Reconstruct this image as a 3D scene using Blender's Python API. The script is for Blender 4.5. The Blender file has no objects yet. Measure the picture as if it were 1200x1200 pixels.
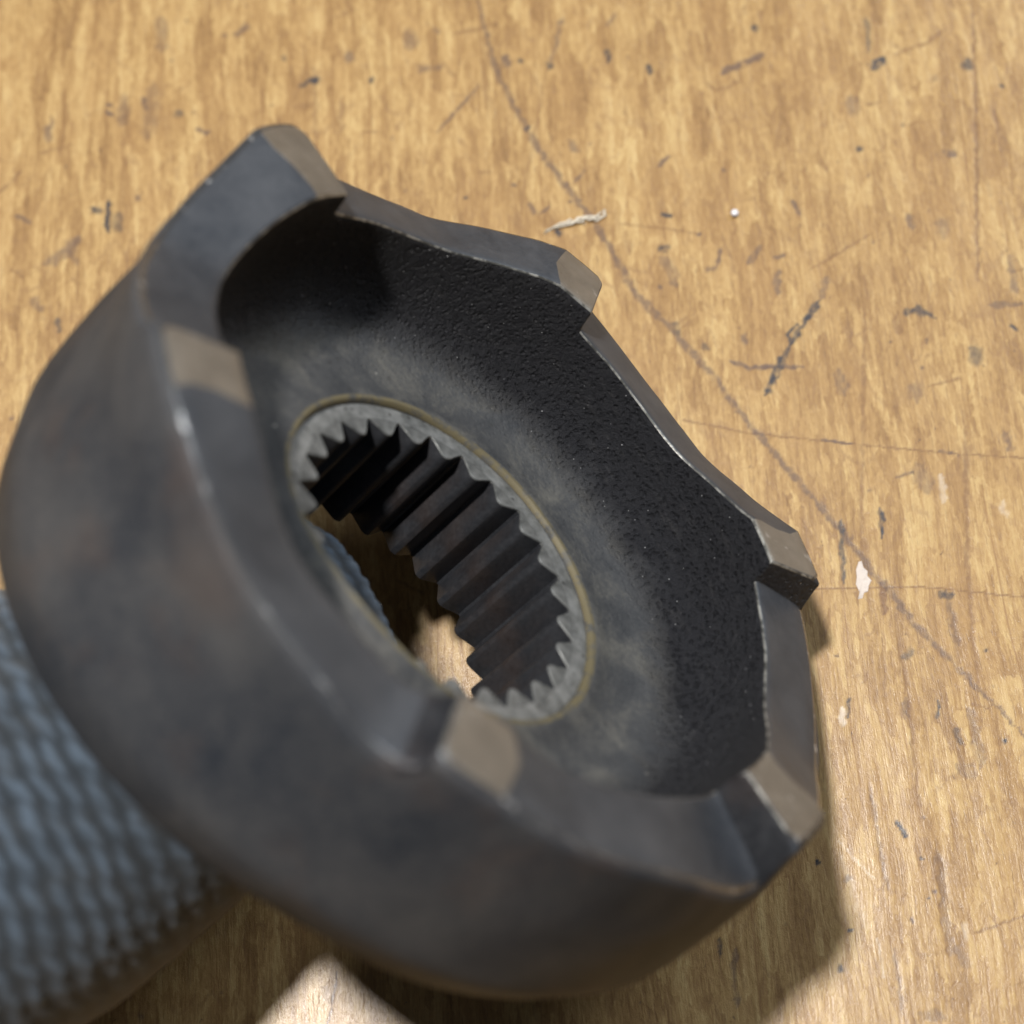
import bpy, bmesh, math, random
import numpy as np
from mathutils import Vector, Matrix, noise
random.seed(7)
RNG = np.random.default_rng(11)
scene = bpy.context.scene
COL = scene.collection
MM = 0.001

# ------------------------------------------------------------------ camera
cam_data = bpy.data.cameras.new("camera")
cam = bpy.data.objects.new("camera", cam_data)
COL.objects.link(cam)
cam_data.sensor_width = 36.0
cam_data.lens = 62.5
cam_data.clip_start = 0.01
cam_data.clip_end = 10.0
cam.matrix_world = Matrix((
    (0.99819494, 0.02168023, 0.05600732, 0.007882132),
    (0.0, 0.93256810, -0.36099410, -0.050804133),
    (-0.06005708, 0.36034249, 0.93088476, 0.131007107),
    (0, 0, 0, 1)))
cam_data.dof.use_dof = True
cam_data.dof.focus_distance = 0.1315
cam_data.dof.aperture_fstop = 24.5
cam_data.dof.aperture_blades = 0
scene.camera = cam

# ------------------------------------------------------------------ light of the workshop
world = bpy.data.worlds.new("World")
scene.world = world
world.use_nodes = True
bg = world.node_tree.nodes["Background"]
bg.inputs["Color"].default_value = (0.86, 0.93, 1.0, 1)
bg.inputs["Strength"].default_value = 0.055

def area(name, direction, dist, size, power, color):
    d = bpy.data.lights.new(name, 'AREA')
    d.shape = 'DISK'; d.size = size; d.energy = power; d.color = color
    o = bpy.data.objects.new(name, d); COL.objects.link(o)
    v = Vector(direction).normalized()
    o.location = v * dist
    o.rotation_euler = v.to_track_quat('Z', 'Y').to_euler()
    return o
area("ceiling_lamp", (-0.15, 0.09, 0.985), 0.70, 0.060, 6.0, (1.0, 0.95, 0.89))

area("soft_fill_panel", (0.62, 0.62, 0.62), 2.6, 1.2, 34.0, (0.88, 0.94, 1.0))  # added cool fill light from the upper right, not an actual window

scene.view_settings.view_transform = 'Standard'
scene.view_settings.look = 'None'
scene.view_settings.exposure = 0.0
scene.view_settings.gamma = 1.0

# ------------------------------------------------------------------ helpers
def tag(o, label=None, cat=None, group=None, kind=None):
    if label: o["label"] = label
    if cat: o["category"] = cat
    if group: o["group"] = group
    if kind: o["kind"] = kind
    return o

def mesh_obj(name, verts, faces, mats, parent=None, face_mats=None, smooth=True, sharp_deg=None):
    me = bpy.data.meshes.new(name)
    me.from_pydata([tuple(v) for v in verts], [], faces)
    for m in mats: me.materials.append(m)
    if face_mats is not None:
        me.polygons.foreach_set("material_index", face_mats)
    me.polygons.foreach_set("use_smooth", [smooth] * len(me.polygons))
    me.update()
    if smooth and sharp_deg:
        me.set_sharp_from_angle(angle=math.radians(sharp_deg))
    o = bpy.data.objects.new(name, me)
    COL.objects.link(o)
    if parent: o.parent = parent
    return o

class NT:
    """small wrapper that keeps node building readable"""
    def __init__(self, name):
        self.m = bpy.data.materials.new(name); self.m.use_nodes = True
        self.t = self.m.node_tree; self.t.nodes.clear()
        self.out = self.n('ShaderNodeOutputMaterial')
        self.b = self.n('ShaderNodeBsdfPrincipled')
        self.l(self.b.outputs[0], self.out.inputs['Surface'])
        self.co = self.n('ShaderNodeTexCoord').outputs['Object']
    def n(self, t, **kw):
        x = self.t.nodes.new(t)
        for k, v in kw.items(): setattr(x, k, v)
        return x
    def l(self, a, b): self.t.links.new(a, b)
    def put(self, sock, v):
        if isinstance(v, bpy.types.NodeSocket): self.l(v, sock)
        elif v is not None: sock.default_value = v
    def mapping(self, vec, scale=(1, 1, 1), rot=(0, 0, 0), loc=(0, 0, 0)):
        x = self.n('ShaderNodeMapping'); self.l(vec, x.inputs['Vector'])
        x.inputs['Scale'].default_value = scale; x.inputs['Rotation'].default_value = rot
        x.inputs['Location'].default_value = loc
        return x.outputs[0]
    def noise(self, vec, scale, detail=3, rough=0.55, dist=0.0):
        x = self.n('ShaderNodeTexNoise'); self.l(vec, x.inputs['Vector'])
        x.inputs['Scale'].default_value = scale; x.inputs['Detail'].default_value = detail
        x.inputs['Roughness'].default_value = rough; x.inputs['Distortion'].default_value = dist
        return x
    def voro(self, vec, scale, feature='F1', rand=1.0):
        x = self.n('ShaderNodeTexVoronoi', feature=feature); self.l(vec, x.inputs['Vector'])
        x.inputs['Scale'].default_value = scale; x.inputs['Randomness'].default_value = rand
        return x
    def math(self, op, a, b=None, c=None, clamp=False):
        x = self.n('ShaderNodeMath', operation=op, use_clamp=clamp)
        for i, v in enumerate((a, b, c)):
            if v is not None: self.put(x.inputs[i], v)
        return x.outputs[0]
    def vmath(self, op, a, b=None, scale=None):
        x = self.n('ShaderNodeVectorMath', operation=op)
        self.put(x.inputs[0], a)
        if b is not None: self.put(x.inputs[1], b)
        if scale is not None: self.put(x.inputs['Scale'], scale)
        return x.outputs[0]
    def ramp(self, fac, stops, interp='LINEAR'):
        x = self.n('ShaderNodeValToRGB'); x.color_ramp.interpolation = interp
        self.l(fac, x.inputs['Fac'])
        e = x.color_ramp.elements
        while len(e) < len(stops): e.new(0.5)
        for i, (p, c) in enumerate(stops):
            e[i].position = p
            e[i].color = (c, c, c, 1) if isinstance(c, (int, float)) else (*c, 1)
        return x.outputs['Color']
    def mix(self, fac, a, b, mode='MIX'):
        x = self.n('ShaderNodeMix', data_type='RGBA', blend_type=mode)
        self.put(x.inputs[0], fac)
        self.put(x.inputs[6], (*a, 1) if isinstance(a, tuple) else a)
        self.put(x.inputs[7], (*b, 1) if isinstance(b, tuple) else b)
        return x.outputs[2]
    def bump(self, h, dist, strength=1.0, normal=None):
        x = self.n('ShaderNodeBump'); self.l(h, x.inputs['Height'])
        x.inputs['Distance'].default_value = dist; x.inputs['Strength'].default_value = strength
        if normal is not None: self.l(normal, x.inputs['Normal'])
        return x.outputs[0]
    def mmco(self):
        return self.mapping(self.co, scale=(1000, 1000, 1000))

# ------------------------------------------------------------------ materials
def wood_material():
    k = NT("varnished_worn_wood")
    mm = k.mmco()
    g = k.mapping(mm, rot=(0, 0, math.radians(-3.5)))          # u across, v along the grain
    # slow wander of the grain
    wob = k.noise(k.mapping(g, scale=(0.10, 0.035, 1)), 1.0, 2)
    wv = k.vmath('SCALE', k.vmath('SUBTRACT', wob.outputs['Color'], (0.5, 0.5, 0.5)), scale=2.6)
    wv = k.vmath('MULTIPLY', wv, (1, 0.3, 0))
    g = k.vmath('ADD', g, wv)
    jit = k.noise(k.mapping(g, scale=(1.3, 0.55, 1)), 1.0, 4, 0.65)
    jv = k.vmath('MULTIPLY', k.vmath('SUBTRACT', jit.outputs['Color'], (0.5, 0.5, 0.5)), (1.1, 3.0, 0))
    gj = k.vmath('ADD', g, jv)
    # crushed flakes of grain, each with a tone of its own
    fl = k.voro(k.mapping(gj, scale=(0.66, 0.15, 1)), 1.0)
    tone1 = k.n('ShaderNodeSeparateColor'); k.l(fl.outputs['Color'], tone1.inputs[0])
    fl2 = k.voro(k.mapping(gj, scale=(1.8, 0.42, 1), loc=(7.3, 2.1, 0)), 1.0)
    tone2 = k.n('ShaderNodeSeparateColor'); k.l(fl2.outputs['Color'], tone2.inputs[0])
    streak = k.noise(k.mapping(g, scale=(0.85, 0.045, 1)), 1.0, 3, 0.6)
    streak2 = k.noise(k.mapping(g, scale=(3.0, 0.13, 1), loc=(3, 9, 0)), 1.0, 4, 0.6)
    fine = k.noise(k.mapping(g, scale=(8.0, 0.8, 1)), 1.0, 4, 0.6)
    mott = k.noise(k.mapping(gj, scale=(1.0, 0.55, 1)), 2.4, 6, 0.70)
    a = k.math('MULTIPLY', tone1.outputs[0], 0.22)
    a = k.math('MULTIPLY_ADD', tone2.outputs[0], 0.20, a)
    a = k.math('MULTIPLY_ADD', streak.outputs['Fac'], 0.46, a)
    a = k.math('MULTIPLY_ADD', streak2.outputs['Fac'], 0.46, a)
    a = k.math('MULTIPLY_ADD', fine.outputs['Fac'], 0.50, a)
    a = k.math('MULTIPLY_ADD', mott.outputs['Fac'], 0.62, a)
    a = k.math('SUBTRACT', a, 0.81)
    col = k.ramp(a, [(0.10, (0.225, 0.122, 0.046)), (0.34, (0.358, 0.214, 0.082)),
                     (0.50, (0.475, 0.308, 0.125)), (0.66, (0.572, 0.402, 0.177)), (0.92, (0.67, 0.510, 0.258))])
    # hair-thin dark joints round some of the crushed flakes
    ce = k.voro(k.mapping(gj, scale=(0.55, 0.20, 1), loc=(2.2, 8.1, 0)), 1.0, 'DISTANCE_TO_EDGE')
    cm = k.noise(mm, 0.35, 3, 0.6)
    cr = k.math('MULTIPLY', k.ramp(ce.outputs['Distance'], [(0.0, 1.0), (0.055, 0.0)]),
                k.ramp(cm.outputs['Fac'], [(0.46, 0.0), (0.62, 1.0)]))
    col = k.mix(k.math('MULTIPLY', cr, 0.55), col, (0.25, 0.14, 0.065))
    # cross-grain hairlines
    xh = k.noise(k.mapping(mm, scale=(0.35, 6.5, 1), loc=(0, 3, 0)), 1.0, 2, 0.5)
    xr = k.ramp(xh.outputs['Fac'], [(0.25, 1.0), (0.32, 0.0)])
    col = k.mix(k.math('MULTIPLY', xr, 0.40), col, (0.27, 0.155, 0.07))
    ll = k.noise(k.mapping(g, scale=(3.0, 0.020, 1), loc=(8, 1, 0)), 1.0, 2, 0.5)
    lr = k.ramp(ll.outputs['Fac'], [(0.27, 1.0), (0.36, 0.0)])
    col = k.mix(k.math('MULTIPLY', lr, 0.65), col, (0.26, 0.135, 0.052))
    # reddish / greyish drift
    drift = k.noise(k.mapping(g, scale=(0.22, 0.06, 1), loc=(1, 4, 0)), 1.0, 3)
    dr = k.ramp(drift.outputs['Fac'], [(0.42, 0.0), (0.68, 1.0)])
    col = k.mix(k.math('MULTIPLY', dr, 0.30), col, (0.42, 0.25, 0.10))
    # thin darker pores along the grain
    pore = k.noise(k.mapping(g, scale=(9.0, 0.5, 1), loc=(5, 5, 0)), 1.0, 2, 0.5)
    pr = k.ramp(pore.outputs['Fac'], [(0.27, 1.0), (0.36, 0.0)])
    col = k.mix(k.math('MULTIPLY', pr, 0.55), col, (0.20, 0.105, 0.045))
    # little dirt specks
    sp = k.voro(k.vmath('ADD', mm, jv), 0.75)
    spr = k.ramp(sp.outputs['Distance'], [(0.045, 1.0), (0.10, 0.0)])
    spk = k.n('ShaderNodeSeparateColor'); k.l(sp.outputs['Color'], spk.inputs[0])
    spm = k.math('MULTIPLY', spr, k.math('GREATER_THAN', spk.outputs[1], 0.60))
    col = k.mix(k.math('MULTIPLY', spm, 0.7), col, (0.11, 0.065, 0.045))
    # wear recorded on the mesh: purple-grey, blue-black, tan, pale (one pale spot is a painted glint)
    at = k.n('ShaderNodeAttribute', attribute_name="wear")
    sc = k.n('ShaderNodeSeparateColor'); k.l(at.outputs['Color'], sc.inputs[0])
    brk = k.noise(mm, 2.4, 4, 0.7)
    bk = k.ramp(brk.outputs['Fac'], [(0.28, 0.65), (0.55, 1.0)])
    col = k.mix(k.math('MULTIPLY', sc.outputs[2], bk), col, (0.20, 0.105, 0.048))
    col = k.mix(k.math('MULTIPLY', sc.outputs[0], bk), col, (0.120, 0.078, 0.066))
    col = k.mix(k.math('MULTIPLY', sc.outputs[1], bk), col, (0.035, 0.037, 0.048))
    col = k.mix(k.math('MULTIPLY', at.outputs['Alpha'], bk), col, (0.74, 0.66, 0.56))
    k.l(col, k.b.inputs['Base Color'])
    rgh = k.math('MULTIPLY_ADD', mott.outputs['Fac'], 0.20, 0.38)
    k.l(rgh, k.b.inputs['Roughness'])
    k.b.inputs['Specular IOR Level'].default_value = 0.3
    h = k.math('MULTIPLY_ADD', fine.outputs['Fac'], 0.5, k.math('MULTIPLY', streak2.outputs['Fac'], 0.8))
    h = k.math('MULTIPLY_ADD', mott.outputs['Fac'], 0.9, h)
    h = k.math('SUBTRACT', h, k.math('MULTIPLY', pr, 0.3))
    grit = k.noise(mm, 7.0, 3, 0.7)
    h = k.math('MULTIPLY_ADD', grit.outputs['Fac'], 0.35, h)
    nb = k.bump(h, 0.00008, 0.8)
    k.l(nb, k.b.inputs['Normal'])
    k.b.inputs['Coat Weight'].default_value = 0.65                # old varnish
    k.b.inputs['Coat Roughness'].default_value = 0.22
    k.b.inputs['Coat IOR'].default_value = 1.5
    k.l(k.bump(h, 0.00003, 0.8), k.b.inputs['Coat Normal'])
    return k.m

def steel(name, c1, c2, rough=0.5, metal=0.55, rust=0.0, grain=0.00002, wear=None, scale=0.12, spec=0.5, wt=0.45):
    k = NT(name); mm = k.mmco()
    n1 = k.noise(mm, scale, 5, 0.6, 0.4); n2 = k.noise(mm, 3.0, 4, 0.65)
    f = k.math('MULTIPLY_ADD', n2.outputs['Fac'], 0.45, k.math('MULTIPLY', n1.outputs['Fac'], 0.75))
    col = k.mix(k.ramp(f, [(0.42, 0.0), (0.76, 1.0)]), c1, c2)
    if rust:
        rn = k.noise(mm, 0.16, 4, 0.6)
        col = k.mix(k.math('MULTIPLY', k.ramp(rn.outputs['Fac'], [(0.53, 0.0), (0.72, 1.0)]), rust), col, (0.16, 0.085, 0.045))
    if wear:
        wn = k.noise(mm, 0.8, 5, 0.7)
        wf = k.ramp(wn.outputs['Fac'], [(wt, 0.0), (wt + 0.12, 1.0)])
        col = k.mix(wf, col, wear)
    k.l(col, k.b.inputs['Base Color'])
    k.b.inputs['Metallic'].default_value = metal
    k.b.inputs['Specular IOR Level'].default_value = spec
    k.l(k.math('MULTIPLY_ADD', n2.outputs['Fac'], 0.24, rough - 0.12), k.b.inputs['Roughness'])
    gn = k.noise(mm, 5.0, 5, 0.7)
    k.l(k.bump(gn.outputs['Fac'], grain), k.b.inputs['Normal'])
    return k.m

def cast_black():
    k = NT("rough_black_casting"); mm = k.mmco()
    rad = k.n('ShaderNodeVectorMath', operation='LENGTH'); k.l(k.vmath('MULTIPLY', mm, (1, 1, 0)), rad.inputs[0])
    g1 = k.noise(mm, 1.1, 6, 0.80); g2 = k.voro(k.vmath('ADD', mm, k.vmath('SCALE', g1.outputs['Color'], scale=0.6)), 2.3)
    h = k.math('MULTIPLY_ADD', k.ramp(g2.outputs['Distance'], [(0.10, 0.0), (0.42, 1.0)]), 0.55, k.math('MULTIPLY', g1.outputs['Fac'], 1.3))
    bmp = k.n('ShaderNodeBump'); k.l(h, bmp.inputs['Height']); bmp.inputs['Distance'].default_value = 0.00042
    k.l(bmp.outputs[0], k.b.inputs['Normal'])
    col = k.mix(g1.outputs['Fac'], (0.006, 0.0065, 0.009), (0.022, 0.023, 0.029))
    sp = k.voro(mm, 2.4); spc = k.n('ShaderNodeSeparateColor'); k.l(sp.outputs['Color'], spc.inputs[0])
    s = k.math('MULTIPLY', k.ramp(sp.outputs['Distance'], [(0.06, 1.0), (0.13, 0.0)]),
               k.math('GREATER_THAN', spc.outputs[0], 0.86))
    col = k.mix(s, col, (0.75, 0.76, 0.78))
    # towards the hub the black scale gives way to grey dust
    n1 = k.noise(mm, 0.20, 5, 0.6, 0.5); n2 = k.noise(mm, 2.6, 5, 0.7)
    rr = k.math('MULTIPLY_ADD', n1.outputs['Fac'], 5.0, rad.outputs['Value'])
    fl = k.ramp(k.math('DIVIDE', rr, 30.0), [(0.655, 1.0), (0.755, 0.0)])
    f = k.math('MULTIPLY_ADD', n2.outputs['Fac'], 0.35, k.math('MULTIPLY', n1.outputs['Fac'], 0.85))
    fc = k.ramp(f, [(0.38, (0.026, 0.029, 0.034)), (0.56, (0.056, 0.058, 0.061)), (0.76, (0.125, 0.122, 0.110))])
    pit = k.voro(mm, 0.9); pc = k.n('ShaderNodeSeparateColor'); k.l(pit.outputs['Color'], pc.inputs[0])
    p = k.math('MULTIPLY', k.ramp(pit.outputs['Distance'], [(0.10, 1.0), (0.22, 0.0)]), k.math('GREATER_THAN', pc.outputs[0], 0.66))
    fc = k.mix(k.math('MULTIPLY', p, 0.4), fc, (0.018, 0.017, 0.016))
    q = k.math('MULTIPLY', k.ramp(pit.outputs['Distance'], [(0.05, 1.0), (0.14, 0.0)]), k.math('LESS_THAN', pc.outputs[1], 0.09))
    fc = k.mix(q, fc, (0.40, 0.39, 0.36))
    scuff = k.noise(k.mapping(mm, scale=(0.5, 0.5, 2.0)), 1.0, 4, 0.7)
    col = k.mix(k.ramp(scuff.outputs['Fac'], [(0.55, 0.0), (0.72, 0.6)]), col, (0.045, 0.045, 0.048))
    col = k.mix(fl, col, fc)
    k.l(k.math('MULTIPLY_ADD', fl, -0.72, 1.0), bmp.inputs['Strength'])
    k.l(col, k.b.inputs['Base Color'])
    k.l(k.math('MULTIPLY', s, 0.9), k.b.inputs['Metallic'])
    k.b.inputs['Roughness'].default_value = 0.55
    k.b.inputs['Specular IOR Level'].default_value = 0.4
    return k.m

def sleeve_face():
    k = NT("bright_pitted_steel"); mm = k.mmco()
    n1 = k.noise(mm, 0.7, 5, 0.7); n2 = k.noise(mm, 4.0, 4, 0.7)
    col = k.mix(k.ramp(n1.outputs['Fac'], [(0.34, 0.0), (0.64, 1.0)]), (0.11, 0.117, 0.117), (0.30, 0.31, 0.31))
    pit = k.voro(mm, 1.6); pc = k.n('ShaderNodeSeparateColor'); k.l(pit.outputs['Color'], pc.inputs[0])
    p = k.math('MULTIPLY', k.ramp(pit.outputs['Distance'], [(0.14, 1.0), (0.30, 0.0)]), k.math('GREATER_THAN', pc.outputs[0], 0.70))
    col = k.mix(k.math('MULTIPLY', p, 0.8), col, (0.03, 0.03, 0.03))
    k.l(col, k.b.inputs['Base Color'])
    k.b.inputs['Metallic'].default_value = 0.5
    k.l(k.math('MULTIPLY_ADD', n2.outputs['Fac'], 0.3, 0.30), k.b.inputs['Roughness'])
    k.l(k.bump(n2.outputs['Fac'], 0.00003), k.b.inputs['Normal'])
    return k.m

def knit():
    k = NT("grey_blue_knit"); mm = k.mmco()
    at = k.n('ShaderNodeAttribute', attribute_name="knit")
    n1 = k.noise(mm, 0.35, 4, 0.6); n2 = k.noise(mm, 5.0, 4, 0.7)
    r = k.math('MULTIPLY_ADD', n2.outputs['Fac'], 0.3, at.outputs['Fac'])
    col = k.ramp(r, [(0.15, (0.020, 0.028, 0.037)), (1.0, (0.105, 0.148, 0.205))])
    dirt = k.ramp(n1.outputs['Fac'], [(0.48, 0.0), (0.72, 1.0)])
    col = k.mix(k.math('MULTIPLY', dirt, 0.35), col, (0.075, 0.075, 0.072))
    pa = k.n('ShaderNodeAttribute', attribute_name="palm")  # lower side of the glove: tan bounce from the bench painted in
    col = k.mix(pa.outputs['Fac'], col, k.mix(n2.outputs['Fac'], (0.060, 0.055, 0.047), (0.13, 0.118, 0.10)))
    k.l(col, k.b.inputs['Base Color'])
    k.b.inputs['Roughness'].default_value = 0.85
    k.b.inputs['Sheen Weight'].default_value = 0.25
    k.l(k.bump(n2.outputs['Fac'], 0.00015, 0.8), k.b.inputs['Normal'])
    return k.m

def plain(name, c, rough, bump=0.00003):
    k = NT(name); mm = k.mmco()
    n = k.noise(mm, 3.0, 4, 0.65)
    k.l(k.mix(n.outputs['Fac'], tuple(x * 0.75 for x in c), c), k.b.inputs['Base Color'])
    k.b.inputs['Roughness'].default_value = rough
    k.l(k.bump(n.outputs['Fac'], bump), k.b.inputs['Normal'])
    return k.m

M_WOOD = wood_material()
M_OUT = steel("dark_oxide_steel", (0.027, 0.033, 0.044), (0.088, 0.089, 0.093), 0.60, 0.0, rust=0.15, spec=0.10)
M_TOP = steel("dark_machined_steel", (0.029, 0.034, 0.043), (0.064, 0.069, 0.079), 0.50, 0.08, grain=0.00003, scale=0.3, spec=0.3)
M_EDGE = steel("worn_bright_edge", (0.06, 0.06, 0.06), (0.11, 0.11, 0.10), 0.36, 0.5, wear=(0.36, 0.355, 0.33))
M_NICK = steel("edge_with_bright_nicks", (0.05, 0.052, 0.058), (0.10, 0.10, 0.10), 0.20, 0.4, wear=(0.65, 0.65, 0.65), grain=0.00003, wt=0.575)
M_LAND = steel("polished_steel_bench_tint", (0.140, 0.122, 0.100), (0.212, 0.186, 0.153), 0.40, 0.35, grain=0.00003, scale=0.5, wear=(0.36, 0.34, 0.31), wt=0.60)  # brown in the base colour stands in for the bench's reflection
M_CAST = cast_black()
M_FACE = sleeve_face()
M_SPL = steel("oily_dark_steel", (0.020, 0.022, 0.027), (0.052, 0.055, 0.063), 0.42, 0.35, rust=0.12, grain=0.00003, scale=0.4, spec=0.35)
M_GREASE = steel("dried_yellow_grease", (0.05, 0.05, 0.048), (0.10, 0.10, 0.095), 0.6, 0.1, wear=(0.135, 0.115, 0.065), wt=0.40)
M_KNIT = knit()
M_FLAKE = plain("white_paint", (0.74, 0.66, 0.60), 0.5, 0.00010)
M_FIBRE = plain("white_fibre", (0.78, 0.72, 0.60), 0.7)
M_BEAD = plain("white_plastic", (0.86, 0.85, 0.90), 0.25)
M_RUST = plain("orange_stain_chip", (0.36, 0.15, 0.065), 0.5)

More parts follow.
